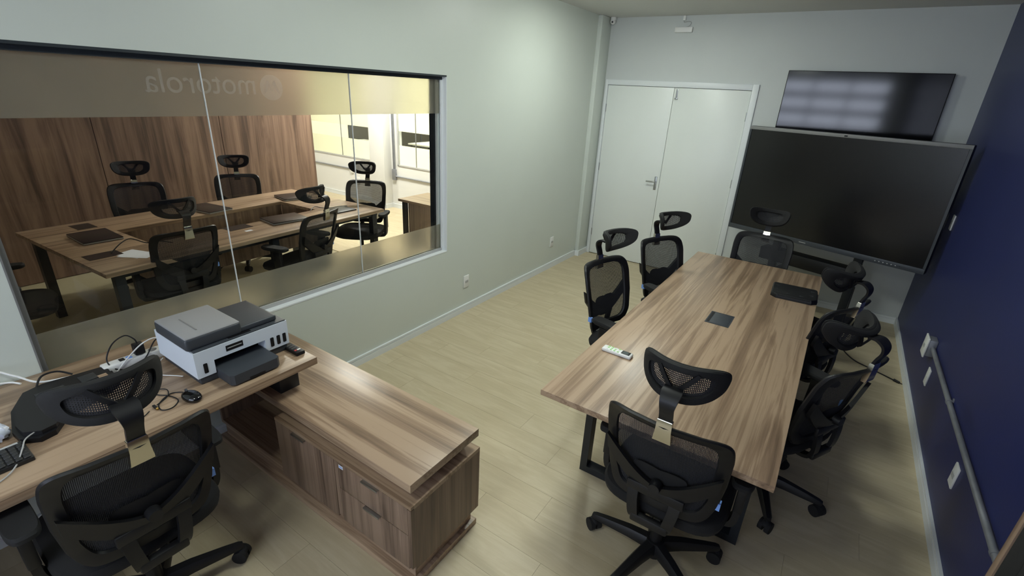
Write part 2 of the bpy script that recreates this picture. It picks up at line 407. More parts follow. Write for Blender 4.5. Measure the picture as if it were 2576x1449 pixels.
# ================================================================== LAMPS
def ceiling_lamp(x, y, r, mat, label):
    t = thing('ceiling_light', label, 'lamp', (x, y, CH), 'ceiling lights')
    part('housing', MB().cyl((x, y, CH-.022), (x, y, CH-.0005), r+.012, n=40), 'white_plastic', t)
    part('diffuser', MB().cyl((x, y, CH-.045), (x, y, CH-.022), r*.97, r, n=40), mat, t)
ceiling_lamp(1.02, -1.62, .15, 'lamp_glow', 'round white ceiling light of this room nearest the double door')
ceiling_lamp(1.50, -3.55, .30, 'lamp_panel', 'large round ceiling light of this room above the middle of the floor')
ceiling_lamp(1.60, -6.2, .21, 'lamp_panel', 'large round ceiling light of this room behind the desk chair')
ceiling_lamp(-2.8, -1.15, .18, 'lamp_glow_meet', 'round ceiling light of the meeting room near its end wall')
ceiling_lamp(-5.0, -1.7, .14, 'lamp_glow_meet', 'added unseen light behind the wood partition that brightens the end wall')  # unseen lamp added in the corridor to brighten the end wall
ceiling_lamp(-1.9, -4.4, .03, 'lamp_glow_meet', 'tiny added fill light of the meeting room above the hollow table')  # added weak fill, shrunk so the left side of the room stays dark
ceiling_lamp(-3.2, 2.2, .25, 'lamp_glow_far', 'round ceiling light in the room beyond the meeting room')

# ================================================================== OFFICE CHAIR (faces +Y)
def lerpt(v, tab):
    for (a, x), (b, y) in zip(tab, tab[1:]):
        if v <= b: t = (v-a)/(b-a); return x+(y-x)*t
    return tab[-1][1]
def backS(u, v, off=0):
    w = lerpt(v, ((0, .185), (.3, .222), (.7, .232), (1, .226)))
    y = lerpt(v, ((0, -.205), (.2, -.205), (.5, -.235), (.8, -.275), (.93, -.300), (1, -.322)))
    return Vector((u*w, y+.048*u*u*(.6+.4*v)+off, .50+.462*v))
def headS(u, v, off=0):
    c = Vector((0, -.262, 1.105)); T = math.radians(22); h = (v-.5)*.142
    f = .118*abs(u)**2.2+off
    return Vector((u*.158, c.y+h*math.sin(T)+f*math.cos(T), c.z+h*math.cos(T)-f*math.sin(T)))
def sup(n, m, su=1, sv=1, taper=0):
    out = []
    for i in range(m):
        a = 2*PI*i/m; c, s = math.cos(a), math.sin(a)
        u = math.copysign(abs(c)**(2/n), c)*su; v = .5+.5*math.copysign(abs(s)**(2/n), s)*sv
        out.append((u*(1-taper*(1-v)), v))
    return out
def rim(S, outer, inner, th, off=0, k=8):
    rings = []
    for (a, b), (c, d) in zip(outer, inner):
        r = []
        for j in range(k):
            t = 2*PI*j/k; s = .5+.5*math.copysign(abs(math.cos(t))**.6, math.cos(t)); q = math.copysign(abs(math.sin(t))**.6, math.sin(t))*th/2
            r.append(S(a+(c-a)*s, b+(d-b)*s, off+q))
        rings.append(r)
    rings.append(rings[0]); m = MB(); m.loft(rings, caps=False); bmesh.ops.remove_doubles(m.bm, verts=m.bm.verts, dist=1e-6); return m
def sheet(S, loop, off, n=7):
    m = MB(); cu = sum(p[0] for p in loop)/len(loop); cv = sum(p[1] for p in loop)/len(loop)
    rings = [[S(cu+(u-cu)*i/n, cv+(v-cv)*i/n, off) for u, v in loop] for i in range(n, 0, -1)]
    R = [[m.bm.verts.new(p) for p in r] for r in rings]; c = m.bm.verts.new(S(cu, cv, off)); k = len(loop)
    for i in range(n-1):
        for j in range(k): m.bm.faces.new((R[i][j], R[i][(j+1) % k], R[i+1][(j+1) % k], R[i+1][j]))
    for j in range(k): m.bm.faces.new((R[-1][j], R[-1][(j+1) % k], c))
    return m
def band(S, top, bot, off, th):
    """solid strip on surface S between two curves given as (u,v) lists"""
    m = MB(); rings = []
    for (a, b), (c, d) in zip(top, bot):
        rings.append([S(a, b, off+th/2), S(c, d, off+th/2), S(c, d, off-th/2), S(a, b, off-th/2)])
    return m.loft(rings)
def make_chair():
    t = empty('office_chair')
    hub = MB(); hub.cyl((0, 0, .055), (0, 0, .135), .047, .04, n=20); part('base_hub', hub, 'black_plastic', t)
    wheel = None
    for i in range(5):
        a = PI/2+2*PI*i/5; d = Vector((math.cos(a), math.sin(a), 0)); sd = Vector((-d.y, d.x, 0)); rings = []
        for r, z, w, h in ((.03, .105, .03, .028), (.12, .104, .026, .024), (.24, .09, .02, .018), (.292, .084, .018, .013), (.308, .082, .012, .009)):
            c = d*r+Vector((0, 0, z)); rings.append([c+sd*w*x+Vector((0, 0, h*y)) for x, y in ((-1, -.8), (-1, .3), (-.6, 1), (.6, 1), (1, .3), (1, -.8))])
        lg = part('base_leg', MB().loft(rings), 'black_plastic', t)
        c = d*.296; ax = (sd*.8+d*.6).normalized()
        m = MB()
        for s in (-1, 1): m.cyl(c+ax*s*.006+Vector((0, 0, .031)), c+ax*s*.028+Vector((0, 0, .031)), .031, n=18)
        m.cyl(c+Vector((0, 0, .04)), c+Vector((0, 0, .082)), .011, n=10)
        m.sphere(c+Vector((0, 0, .045)), .03, (.9, .9, .72), 12, 8)
        part('caster', m, 'black_soft', lg)
    part('gas_lift', MB().cyl((0, 0, .13), (0, 0, .28), .027, n=18).cyl((0, 0, .28), (0, 0, .41), .015, n=14), 'black_plastic', t)
    me = MB(); me.box(-.085, .085, -.14, .10, .395, .435, bev=.012); me.cyl((.08, .04, .415), (.23, .05, .405), .007); part('tilt_mechanism', me, 'black_plastic', t)
    st = MB(); rings = []
    for f, z in ((.90, .432), (1, .445), (1.02, .468), (.985, .488), (.9, .497), (.6, .5), (.2, .499)):
        rings.append([(math.copysign(abs(math.cos(a))**.5, math.cos(a))*.25*f, .035+math.copysign(abs(math.sin(a))**.5, math.sin(a))*.235*f, z-.012*max(0, math.sin(a))**3*(f > .8)) for a in [2*PI*i/40 for i in range(40)]])
    part('seat', st.loft(rings), 'black_fabric', t)
    O = sup(9, 96); I = [(u*.785, .5+(v-.5)*.82+.012) for u, v in sup(8, 96)]
    part('back_frame', rim(backS, O, I, .024), 'black_plastic', t)
    part('back_net', sheet(backS, [(u*.99+.0, v) for u, v in [(a*1.04, .5+(b-.5)*1.03) for a, b in I]], .002, 8), 'back_net', t)
    # lumbar wing, yoke and knob
    us = [-.93+1.86*i/16 for i in range(17)]
    tp = [(u, .30+.36*abs(u)**1.5) for u in us]; bt = [(u, .155+.36*abs(u)**1.9) for u in us]
    part('lumbar_wing', band(backS, tp, bt, -.030, .018), 'black_plastic', t)
    pd = sup(2.2, 32); part('lumbar_pad', sheet(backS, [(u*.46, .36+(v-.5)*.20+.10*abs(u*.46)) for u, v in pd], -.012, 4), 'black_soft', t)
    yk = MB()
    for s in (-1, 1): yk.strap([(s*.082, -.238, .595), (s*.078, -.245, .54), (s*.066, -.24, .46), (s*.055, -.2, .42), (s*.05, -.10, .412)], .042, .018)
    yk.box(-.075, .075, -.252, -.222, .425, .465, bev=.008); yk.box(-.11, .11, -.25, -.232, .575, .62, bev=.006)
    part('back_yoke', yk, 'black_plastic', t)
    part('knob', MB().cyl((0, -.245, .645), (0, -.278, .645), .024, .021, n=20), 'black_plastic', t)
    cf = MB(); rings = []
    for z, w, th in ((.895, .064, .018), (.905, .062, .022), (.945, .054, .022), (.985, .052, .02), (.988, .048, .016)):
        y = -.312-(z-.9)*.08; rings.append([(w/2, y-th/2, z), (w/2, y+th/2, z), (-w/2, y+th/2, z), (-w/2, y-th/2, z)])
    part('stem_clip', cf.loft(rings), 'chrome', t)
    sm = MB(); sm.strap([(0, -.315, .975), (0, -.325, 1.01), (0, -.338, 1.045), (0, -.334, 1.075), (0, -.306, 1.095), (0, -.270, 1.092)], lambda q: .046+.022*min(1, max(0, q-.35)*2.5)-.018*max(0, q-.75)*4*.6, .011)
    part('headrest_stem', sm, 'black_plastic', t)
    HO = [(u*(1-.15*(1-v)**1.5), v) for u, v in [(a, b if b < .5 else .5+.5*min(1, ((b-.5)*2))) for a, b in sup(3.0, 64)]]; HI = [(u*.74, .5+(v-.5)*.60+.01) for u, v in HO]
    h = part('headrest', rim(headS, HO, HI, .026), 'black_soft', t)
    part('headrest_pad', rim(headS, [(u*.985, .5+(v-.5)*.96) for u, v in HO], [(u*.64, .5+(v-.5)*.54) for u, v in HO], .024, .015), 'black_fabric', h)
    part('headrest_net', sheet(headS, [(u*1.06, .5+(v-.5)*1.08) for u, v in HI], .004, 6), 'head_net', h)
    br = MB()
    for s in (-1, 1): br.strap([headS(s*.04, .36, -.016), headS(s*.25, .62, -.016), headS(s*.42, .86, -.014)], .016, .008, side=(.8, 0, -s*.6), step=3)
    part('headrest_brace', br, 'black_plastic', h)
    for s in (-1, 1):
        ar = MB(); ar.strap([(s*.10, .0, .418), (s*.235, .0, .418), (s*.272, .0, .445), (s*.276, -.005, .56), (s*.274, -.01, .655)], .062, .026, side=(0, 1, 0))
        ar.box(s*.276-.017, s*.276+.017, -.042, .026, .50, .64, bev=.006)
        a = part('armrest', ar, 'black_plastic', t)
        rings = []
        for f, z in ((.9, .652), (1, .66), (1, .674), (.93, .682)):
            rings.append([(s*.27+math.copysign(abs(math.cos(q))**.55, math.cos(q))*.043*f, .02+math.copysign(abs(math.sin(q))**.55, math.sin(q))*.125*f, z) for q in [2*PI*i/24 for i in range(24)]])
        part('arm_pad', MB().loft(rings), 'black_soft', a)
    tg = B(.204, .222, -.185, -.160, .60, .632); part('tag', tg, 'blue_tag', t, label='small pale blue maker tag')
    return t
CHAIR = make_chair(); used = [False]
def chair(x, y, face, label, group, spin=0, head=None):
    """face: heading in degrees of the chair's front (0 = +X, 90 = +Y)"""
    r = CHAIR if not used[0] else copy_tree(CHAIR); used[0] = True
    r.location = (x, y, 0); r.rotation_euler = (0, 0, math.radians(face-90))
    tag(r, label, 'chair', group)
    for c in r.children:
        if c.name.startswith(('base_leg', 'base_hub')): c.rotation_euler = (0, 0, math.radians(spin))
        if head and c.name.startswith('headrest') and not c.name.startswith('headrest_stem'):
            piv = Vector((0, -.268, 1.095)); Rm = Matrix.Rotation(math.radians(head[0]), 4, 'X')
            c.matrix_local = Matrix.Translation(piv+Vector((0, head[2], head[1]))) @ Rm @ Matrix.Translation(-piv)
    return r
G1 = 'mesh office chairs around the long table'; G2 = 'mesh office chairs around the meeting room table'
chair(2.39, -4.09, 90, 'black mesh chair seen from its back at the near end of the long table', G1, spin=18, head=(22, 0, 0))
chair(.825, -5.475, 179, 'large black mesh chair at the desk with the printer, cut by the lower frame', 'desk chairs', spin=-31, head=(20, 0, 0))
chair(1.765, -2.97, -14, 'black mesh chair left of the long table, beside the white remote', G1, spin=20, head=(40, 0, .02))
chair(1.86, -2.20, -26, 'black mesh chair left of the long table, just in front of the double door', G1, spin=5, head=(40, 0, .02))
chair(2.276, -1.60, -90, 'black mesh chair at the far table end in front of the large display', G1, spin=10, head=(42, .01, .02))
chair(2.66, -2.52, 155, 'black mesh chair on the blue wall side of the long table, farther from the camera', G1, spin=30, head=(54, -.035, .035))
chair(2.715, -3.30, 152, 'black mesh chair on the blue wall side of the long table, nearest the camera', G1, spin=63, head=(54, -.05, .035))
chair(-1.37, -4.355, 180, 'black chair behind the glass seen from its back, beside the loose paper sheets', G2, spin=10, head=(22, 0, 0))
chair(-1.14, -3.46, 196, 'black chair behind the glass seen from its back, nearest the middle of the window', G2, spin=25)
chair(-1.60, -2.41, -58, 'black mesh chair at the bright right end of the meeting room table', G2, spin=0, head=(34, 0, .01))
chair(-2.78, -4.03, -18, 'black chair against the wood panelling, left of the two facing the window', G2, spin=0, head=(36, 0, .01))
chair(-2.70, -3.14, -30, 'black chair against the wood panelling, right of the two facing the window', G2, spin=0, head=(36, 0, .01))
chair(-1.75, -5.28, 75, 'dark chair at the left end of the meeting room table, cut by the window edge', G2, spin=12)

# ================================================================== LONG TABLE
lt = thing('conference_table', 'long wood laminate conference table on black steel loop legs', 'table', ((TX0+TX1)/2, (TY0+TY1)/2, 0))
part('table_top', B(TX0, TX1, TY0, TY1, TZ-.028, TZ, bev=.0015), 'wood_y', lt)
def loop_leg(x0, x1, y0, w, d, z1, m=None):
    m = m or MB(); m.box(x0, x0+w, y0, y0+d, 0, z1); m.box(x1-w, x1, y0, y0+d, 0, z1); m.box(x0+w, x1-w, y0, y0+d, 0, w); m.box(x0+w, x1-w, y0, y0+d, z1-w, z1); return m
part('leg_frame', loop_leg(1.855, 2.70, -3.77, .04, .06, TZ-.028), 'black_steel', lt)
part('leg_frame', loop_leg(1.855, 2.70, -1.99, .04, .06, TZ-.028), 'black_steel', lt)
part('beam', B(2.24, 2.31, -3.71, -1.99, .665, .705), 'black_steel', lt)
# flush power box in the top
pb = part('power_box', B(2.21, 2.348, -2.966, -2.77, TZ-.02, TZ+.0016), 'dark_grey', lt)
part('box_lid', B(2.236, 2.340, -2.955, -2.781, TZ+.0016, TZ+.0032, bev=.0006), 'dark_grey', pb)
part('cable_slot', B(2.217, 2.232, -2.952, -2.784, TZ+.0016, TZ+.0022), 'black_plastic', pb)

# air conditioner remote
rr = thing('remote_control', 'white air conditioner remote with green keys on the long table', 'remote', (1.943, -3.68, TZ))
part('body', B(1.863, 2.023, -3.704, -3.656, TZ, TZ+.02, bev=.008, seg=3), 'white_plastic', rr)
part('display', B(1.967, 2.012, -3.697, -3.663, TZ+.0195, TZ+.0212, bev=.0005), 'black_plastic', rr); part('lcd', B(1.973, 2.004, -3.692, -3.668, TZ+.0212, TZ+.0216), 'lcd', rr)
for i in range(4):
    for j in range(3): part('button', B(1.888+i*.019, 1.899+i*.019, -3.699+j*.015, -3.691+j*.015, TZ+.0195, TZ+.0216, bev=.001), 'green_key' if (i+j) % 4 else 'white_plastic', rr)
rr.rotation_euler = (0, 0, math.radians(-1))
# black low console
cs = thing('plastic_console', 'flat black plastic tray with triangular slots at the far right corner of the long table', 'tray', (2.61, -2.09, TZ))
cx_, cy_ = 2.61, -2.09
def oct_(w, d, c): return [(-w+c, -d), (w-c, -d), (w, -d+c), (w, d-c*.3), (w-c*.3, d), (-w+c*.3, d), (-w, d-c*.3), (-w, -d+c)]
m = MB(); m.loft([[(cx_+x*f, cy_+y*f, TZ+z) for x, y in oct_(.143, .135, .035)] for f, z in ((1, 0), (1, .018), (.95, .03), (.93, .031))]); part('shell', m, 'black_plastic', cs)
for i, (sx, sy, a) in enumerate(((-.105, -.03, 0), (-.11, .06, 180), (.105, -.03, 180), (.108, .06, 0), (-.04, -.085, 0), (.04, -.085, 0))):
    tri = [(cx_+sx+.017*math.cos(math.radians(a+q)), cy_+sy+.017*math.sin(math.radians(a+q))) for q in (0, 120, 240)]
    part('slot', MB().prism(tri, TZ+.0305, TZ+.0318), 'gasket', cs)
part('front_lip', B(cx_-.10, cx_+.10, cy_-.134, cy_-.124, TZ+.004, TZ+.028, bev=.003), 'black_soft', cs)
cs.rotation_euler = (0, 0, math.radians(3))

# ================================================================== CREDENZA + DESK
CX0, CX1, CY0, CY1, CZ = .02, 1.612, -4.844, -4.418, .576
cr = thing('credenza', 'low wood credenza with a door and two drawers under the desk end', 'cabinet', (.8, (CY0+CY1)/2, 0))
part('top_slab', B(CX0, CX1, CY0, CY1, CZ-.04, CZ, bev=.001), 'wood_x', cr)
part('recess', B(CX0+.05, CX1-.05, CY0+.05, CY1-.04, .472, CZ-.04), 'wood_x', cr)
bd = MB(); YF = CY0-.008
bd.box(.70, CX1+.006, YF+.018, CY1+.004, .115, .135); bd.box(CX1-.012, CX1+.006, YF, CY1+.004, .135, .452)
bd.box(1.146, 1.172, YF+.002, CY1, .135, .452); bd.box(.70, .718, YF+.018, CY1, .135, .452); bd.box(.7, CX1, CY1-.01, CY1+.003, .135, .452)
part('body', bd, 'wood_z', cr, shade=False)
part('body_top', B(.70, CX1+.006, YF+.018, CY1+.004, .452, .472), 'wood_x', cr)
part('top_rail', B(.70, CX1+.006, YF, YF+.018, .457, .472), 'wood_x', cr)
def pull(parent, x0, x1, z):
    m = MB(); m.box(x0, x1, YF-.013, YF, z, z+.002); m.box(x0, x1, YF-.0145, YF-.012, z-.006, z+.002, bev=.0006); part('pull', m, 'steel', parent, label='slim metal edge pull')
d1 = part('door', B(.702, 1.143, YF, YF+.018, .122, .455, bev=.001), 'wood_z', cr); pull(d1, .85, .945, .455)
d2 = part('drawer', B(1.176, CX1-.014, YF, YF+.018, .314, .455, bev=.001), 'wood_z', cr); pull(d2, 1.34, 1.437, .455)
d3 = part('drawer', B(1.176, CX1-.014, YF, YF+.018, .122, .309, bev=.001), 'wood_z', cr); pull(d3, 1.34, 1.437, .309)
part('sticker', B(1.18, 1.208, YF-.0008, YF, .43, .447), 'paper', d2)
part('sticker_band', B(1.183, 1.205, YF-.0012, YF-.0008, .436, .441), 'blue_tag', d2)
part('open_shelf', B(.04, .70, CY0+.02, CY1, .115, .135), 'wood_x', cr); part('back_panel', B(.04, .70, CY1-.02, CY1, .135, .472), 'wood_z', cr)
part('side_panel', B(.04, .06, CY0+.02, CY1-.02, .135, .472), 'wood_z', cr)
part('plinth', B(.06, CX1-.02, CY0+.03, CY1-.02, .034, .115), 'wood_x', cr)
part('foot_slab', B(CX0+.02, CX1, CY0-.002, CY1, 0, .034, bev=.001), 'wood_x', cr)
DKX, DKY0, DKY1, DKZ = .797, -7.0, -4.651, .75
dk = thing('desk', 'wood laminate desk along the window wall carrying the printer', 'desk', (.4, -5.8, 0))
part('desk_top', B(.004, DKX, DKY0, DKY1, DKZ-.036, DKZ, bev=.001), 'wood_y', dk)
part('support_block', B(.25, .70, -4.80, -4.70, CZ, DKZ-.036, bev=.002), 'black_steel', dk)
part('modesty_panel', B(.10, .118, -6.9, -4.9, .25, DKZ-.036), 'wood_z', dk)
part('leg_frame', B(.08, .74, -6.95, -6.90, 0, DKZ-.036), 'wood_z', dk)

# ================================================================== PRINTER
PZ = DKZ; px0, px1, py0, py1 = .275, .632, -5.105, -4.684
pr = thing('printer', 'white and dark grey ink tank printer with flatbed lid on the desk', 'printer', ((px0+px1)/2, (py0+py1)/2, PZ))
part('base', B(px0+.008, px1-.006, py0+.01, py1-.008, PZ, PZ+.045, bev=.006), 'dark_grey', pr)
sh = MB(); oy0, oy1, oz1 = -5.03, -4.80, PZ+.098     # output opening
zt, zb = PZ+.158, PZ+.036
sh.box(px0, px1-.08, py0, py1, zb, zt); sh.box(px1-.08, px1, py0, oy0, zb, zt); sh.box(px1-.08, px1, oy1, py1, zb, zt); sh.box(px1-.08, px1, oy0, oy1, oz1, zt)
part('shell', sh, 'printer_white', pr, shade=False)
part('output_slot', B(px1-.079, px1-.07, oy0, oy1, PZ+.03, oz1), 'black_plastic', pr, shade=False)
tr = MB(); tr.loft([[(x, y, z) for x, y in ((px1-.06, oy0+.004), (.735, oy0+.004), (.748, oy0+.018), (.748, oy1-.018), (.735, oy1-.004), (px1-.06, oy1-.004))] for z in (PZ+.008, PZ+.05, PZ+.054)])
part('paper_tray', tr, 'dark_grey', pr)
part('tray_grip', B(.745, .7495, -4.95, -4.88, PZ+.008, PZ+.018), 'black_plastic', pr)
part('control_deck', B(px0+.006, px1-.003, py0+.004, py1-.004, zt, zt+.006, bev=.002), 'dark_grey', pr)
part('control_panel', B(px1-.03, px1-.012, -4.95, -4.85, zt+.006, zt+.0075), 'black_plastic', pr)
part('scanner_lid', B(px0+.07, .606, py0+.12, -4.716, zt+.006, zt+.034, bev=.008, seg=3), 'dark_grey', pr)
ad = MB(); ad.box(px0+.05, .612, py0-.012, -4.884, zt+.004, zt+.062, bev=.012, seg=3); af = part('feeder', ad, 'dark_grey', pr)
part('feeder_cover', B(px0+.053, .609, py0-.009, -4.887, zt+.056, zt+.066, bev=.005, seg=3), 'cover_grey', af)
part('cover_ridge', B(.40, .555, -5.045, -5.040, zt+.066, zt+.068), 'mid_grey', af)
for y in (-5.068, -4.768, -4.736, -4.706):
    part('ink_window', B(px1-.001, px1+.0015, y-.008, y+.008, PZ+.052, PZ+.098, bev=.003), 'black_plastic', pr)
lg = part('logo_badge', B(px1-.001, px1+.001, -4.975, -4.90, PZ+.115, PZ+.142), 'black_plastic', pr)
mk = MB(); mk.box(px1+.001, px1+.0014, -4.969, -4.906, PZ+.127, PZ+.131); part('logo_mark', mk, 'light_grey', lg)
# small remote beside it
r2 = thing('remote_control', 'small black remote with red and white keys on the desk beside the printer', 'remote', (.66, -4.683, PZ))
part('body', B(.596, .724, -4.707, -4.663, PZ, PZ+.018, bev=.004), 'black_plastic', r2)
part('key_row', B(.69, .70, -4.70, -4.689, PZ+.018, PZ+.0195), 'red_key', r2); part('key_row', B(.69, .70, -4.686, -4.669, PZ+.018, PZ+.0195), 'white_plastic', r2)
for i in range(3): part('key_row', B(.625+i*.02, .632+i*.02, -4.699, -4.671, PZ+.018, PZ+.019), 'dark_grey', r2)
# mouse
ms = thing('computer_mouse', 'small glossy black computer mouse in front of the printer', 'mouse', (.695, -5.165, PZ))
m = MB(); m.sphere((.695, -5.165, PZ+.012), .03, (1.65, 1.02, .72), 24, 14)
for v in m.bm.verts: v.co.z = max(v.co.z, PZ)
part('shell', m, 'screen_gloss', ms); part('wheel', MB().cyl((.665, -5.168, PZ+.03), (.665, -5.162, PZ+.03), .008), 'dark_grey', ms)
part('cord', MB().tube([(.65, -5.165, PZ+.012), (.62, -5.16, PZ+.004), (.59, -5.19, PZ+.003), (.62, -5.25, PZ+.003), (.67, -5.27, PZ+.003), (.69, -5.24, PZ+.003), (.66, -5.20, PZ+.003), (.60, -5.20, PZ+.003), (.54, -5.22, PZ+.003), (.47, -5.18, PZ+.003), (.43, -5.14, PZ+.003)], .0022), 'black_plastic', ms)
ms.rotation_euler = (0, 0, math.radians(8))
# loose usb cable
us = thing('usb_cable', 'coiled thin black cable with a gold plug between mouse and chair headrest', 'cable', (.62, -5.3, PZ))
part('wire', MB().tube([(.66, -5.305, PZ+.004), (.68, -5.34, PZ+.004), (.63, -5.36, PZ+.004), (.56, -5.31, PZ+.004), (.52, -5.24, PZ+.004), (.55, -5.20, PZ+.004), (.61, -5.22, PZ+.006), (.64, -5.27, PZ+.006)], .002), 'black_plastic', us)
part('plug', B(.632, .66, -5.285, -5.275, PZ+.001, PZ+.008, bev=.001), 'black_plastic', us); part('plug_tip', B(.66, .672, -5.284, -5.276, PZ+.002, PZ+.007), 'plug_gold', us)
wc = thing('white_cable', 'thin white cable looping out from behind the printer side', 'cable', (.3, -5.15, PZ))
part('wire', MB().tube([(.30, -5.106, PZ+.02), (.33, -5.15, PZ+.006), (.40, -5.17, PZ+.004), (.47, -5.13, PZ+.004), (.50, -5.112, PZ+.004)], .0022), 'white_plastic', wc)
# power strip with adapter
ps = thing('power_strip', 'white power strip with sockets lying on the desk below the window', 'power strip', (.22, -5.18, PZ))
part('body', B(.195, .25, -5.31, -5.07, PZ, PZ+.04, bev=.006), 'white_plastic', ps)
for i, c in enumerate(('black_plastic', 'blue_tag')): part('switch', B(.21, .235, -5.245+i*.028, -5.225+i*.028, PZ+.0395, PZ+.043, bev=.001), c, ps)
for i in range(2): part('socket', MB().cyl((.222, -5.165+i*.05, PZ+.0395), (.222, -5.165+i*.05, PZ+.0412), .017), 'mid_grey', ps)
part('cord', MB().tube([(.222, -5.31, PZ+.02), (.20, -5.40, PZ+.03), (.16, -5.50, PZ+.035), (.06, -5.55, PZ+.05), (.012, -5.62, PZ+.085), (.012, -5.8, PZ+.11)], .004), 'white_plastic', ps)
pa = thing('power_adapter', 'black power adapter plugged upright into the white power strip', 'adapter', (.222, -5.165, PZ+.042))
part('block', B(.205, .24, -5.185, -5.145, PZ+.042, PZ+.095, bev=.005), 'black_plastic', pa)
part('cord', MB().tube([(.222, -5.165, PZ+.095), (.222, -5.172, PZ+.12), (.215, -5.20, PZ+.145), (.21, -5.25, PZ+.12), (.22, -5.285, PZ+.06), (.25, -5.27, PZ+.02), (.27, -5.22, PZ+.01), (.262, -5.16, PZ+.03), (.24, -5.10, PZ+.09), (.25, -5.06, PZ+.08), (.27, -5.04, PZ+.01)], .003), 'black_plastic', pa)
wp = thing('white_power_cable', 'white power cord arching over the power strip beside the adapter', 'cable', (.24, -5.15, PZ))
part('wire', MB().tube([(.258, -5.27, PZ+.01), (.262, -5.22, PZ+.06), (.25, -5.15, PZ+.10), (.25, -5.09, PZ+.10), (.27, -5.05, PZ+.03), (.28, -5.03, PZ+.004)], .003), 'white_plastic', wp)
# black stand plate behind the headrest
bs = thing('laptop_stand', 'flat black plastic stand plate with cut-outs on the desk behind the chair headrest', 'stand', (.34, -5.43, PZ))
def platepts(): return [(.19, -5.40), (.205, -5.30), (.25, -5.285), (.36, -5.295), (.40, -5.34), (.47, -5.50), (.55, -5.555), (.56, -5.60), (.52, -5.645), (.45, -5.65), (.30, -5.62), (.20, -5.57), (.175, -5.50)]
m = MB(); m.prism(platepts(), PZ, PZ+.02); m.prism([(.34+(x-.34)*.93, -5.45+(y+5.45)*.93) for x, y in platepts()], PZ+.02, PZ+.036); part('plate', m, 'black_plastic', bs)
for (x0, x1, y0, y1) in ((.24, .30, -5.40, -5.345), (.33, .37, -5.48, -5.36), (.26, .30, -5.54, -5.45)): part('cut_out', B(x0, x1, y0, y1, PZ+.036, PZ+.038, bev=.0008), 'gasket', bs)
part('cut_out', B(.285, .335, -5.345, -5.315, PZ+.036, PZ+.0375), 'wood_y', bs)
part('cord', MB().tube([(.2, -5.52, PZ+.03), (.17, -5.49, PZ+.06), (.17, -5.44, PZ+.06), (.19, -5.40, PZ+.035)], .004), 'black_plastic', bs)
# keyboard
kb = thing('keyboard', 'black keyboard cut by the left frame on the desk', 'keyboard', (.57, -5.8, PZ))
part('body', B(.525, .655, -6.06, -5.64, PZ, PZ+.016, bev=.003), 'key_black', kb)
k0 = part('key', B(.57-.009, .57+.009, -5.8-.0085, -5.8+.0085, .75, .756, bev=.002, seg=1), 'key_black', kb); k0.location = (.54-.57, -5.652+5.8, .016)
for i in range(6):
    for j in range(16):
        if i or j: link_copy(k0, kb, (.538-.57+i*.0205, -5.655+5.8-j*.0205, .016))
part('label_strip', B(.535, .545, -5.70, -5.655, PZ+.0225, PZ+.0235), 'light_grey', kb)
wk = thing('thin_white_cable', 'thin pale cable lying across the keyboard', 'cable', (.55, -5.62, PZ))
part('wire', MB().tube([(.50, -5.56, PZ+.02), (.525, -5.60, PZ+.03), (.55, -5.635, PZ+.03), (.60, -5.655, PZ+.028), (.66, -5.69, PZ+.01), (.70, -5.74, PZ+.004), (.74, -5.85, PZ+.004)], .0024), 'light_grey', wk)
# plastic bag
m = MB(); m.sphere((.43, -5.705, PZ+.03), .045, (1.0, 1.2, .8), 24, 14)
for v in m.bm.verts:
    n = math.sin(v.co.x*210)*math.cos(v.co.y*170+v.co.z*90); v.co += (v.co-Vector((.43, -5.705, PZ+.03)))*.22*n; v.co.z = max(v.co.z, PZ+.0005)
tag(part('plastic_bag', m, 'bag', origin=(.43, -5.705, PZ)), 'crumpled white plastic bag on the desk at the left frame edge', 'bag')
wcb = thing('wall_cable', 'white cable running down the left wall to the desk', 'cable', (.012, -5.6, .75))
part('wire', MB().tube([(.010, -5.95, .79), (.010, -5.75, .772), (.010, -5.62, .765), (.02, -5.565, .758), (.06, -5.54, .756)], .004), 'white_plastic', wcb)

# ================================================================== SCREENS
tv = thing('wall_television', 'glossy black flat television mounted high on the grey back wall', 'television', (2.63, -.05, 1.95))
part('case', B(1.999, 3.262, -.062, -.022, 1.595, 2.303, bev=.004), 'black_plastic', tv)
part('screen', B(2.006, 3.255, -.0635, -.061, 1.625, 2.297), 'screen_gloss', tv, shade=False)
part('chin', B(2.001, 3.26, -.065, -.06, 1.597, 1.622), 'black_plastic', tv)
part('wall_bracket', B(2.3, 2.95, -.022, 0, 1.75, 2.15), 'black_steel', tv)
DC = Vector((2.632, -.565, 0)); DA = math.radians(-17.6)
dp = thing('interactive_display', 'very large black touch display with grey bezel on a floor stand', 'display', DC)
X, Y = DC.x, DC.y; dw, dz0, dz1 = .853, .755, 1.783
part('case', B(X-dw, X+dw, Y-.02, Y+.06, dz0, dz1, bev=.008), 'black_steel', dp)
part('screen', B(X-dw+.026, X+dw-.022, Y-.024, Y-.0195, dz0+.05, dz1-.032), 'screen_matte', dp, shade=False)
bz = MB(); bz.box(X-dw+.001, X+dw-.001, Y-.026, Y-.019, dz1-.031, dz1-.001, bev=.002); part('top_bezel', bz, 'mid_grey', dp)
part('bottom_bezel', B(X-dw+.001, X+dw-.001, Y-.028, Y-.019, dz0+.001, dz0+.048, bev=.002), 'dark_grey', dp)
for s in (-1, 1): part('side_bezel', B(X+s*(dw-.01)-.009, X+s*(dw-.01)+.009, Y-.026, Y-.019, dz0+.049, dz1-.032), 'dark_grey', dp)
part('webcam', B(X-.012, X+.014, Y-.0275, Y-.025, dz1-.023, dz1-.010, bev=.002), 'black_plastic', dp)
part('logo_mark', B(X-.13, X-.07, Y-.0288, Y-.0278, dz0+.02, dz0+.026), 'light_grey', dp)
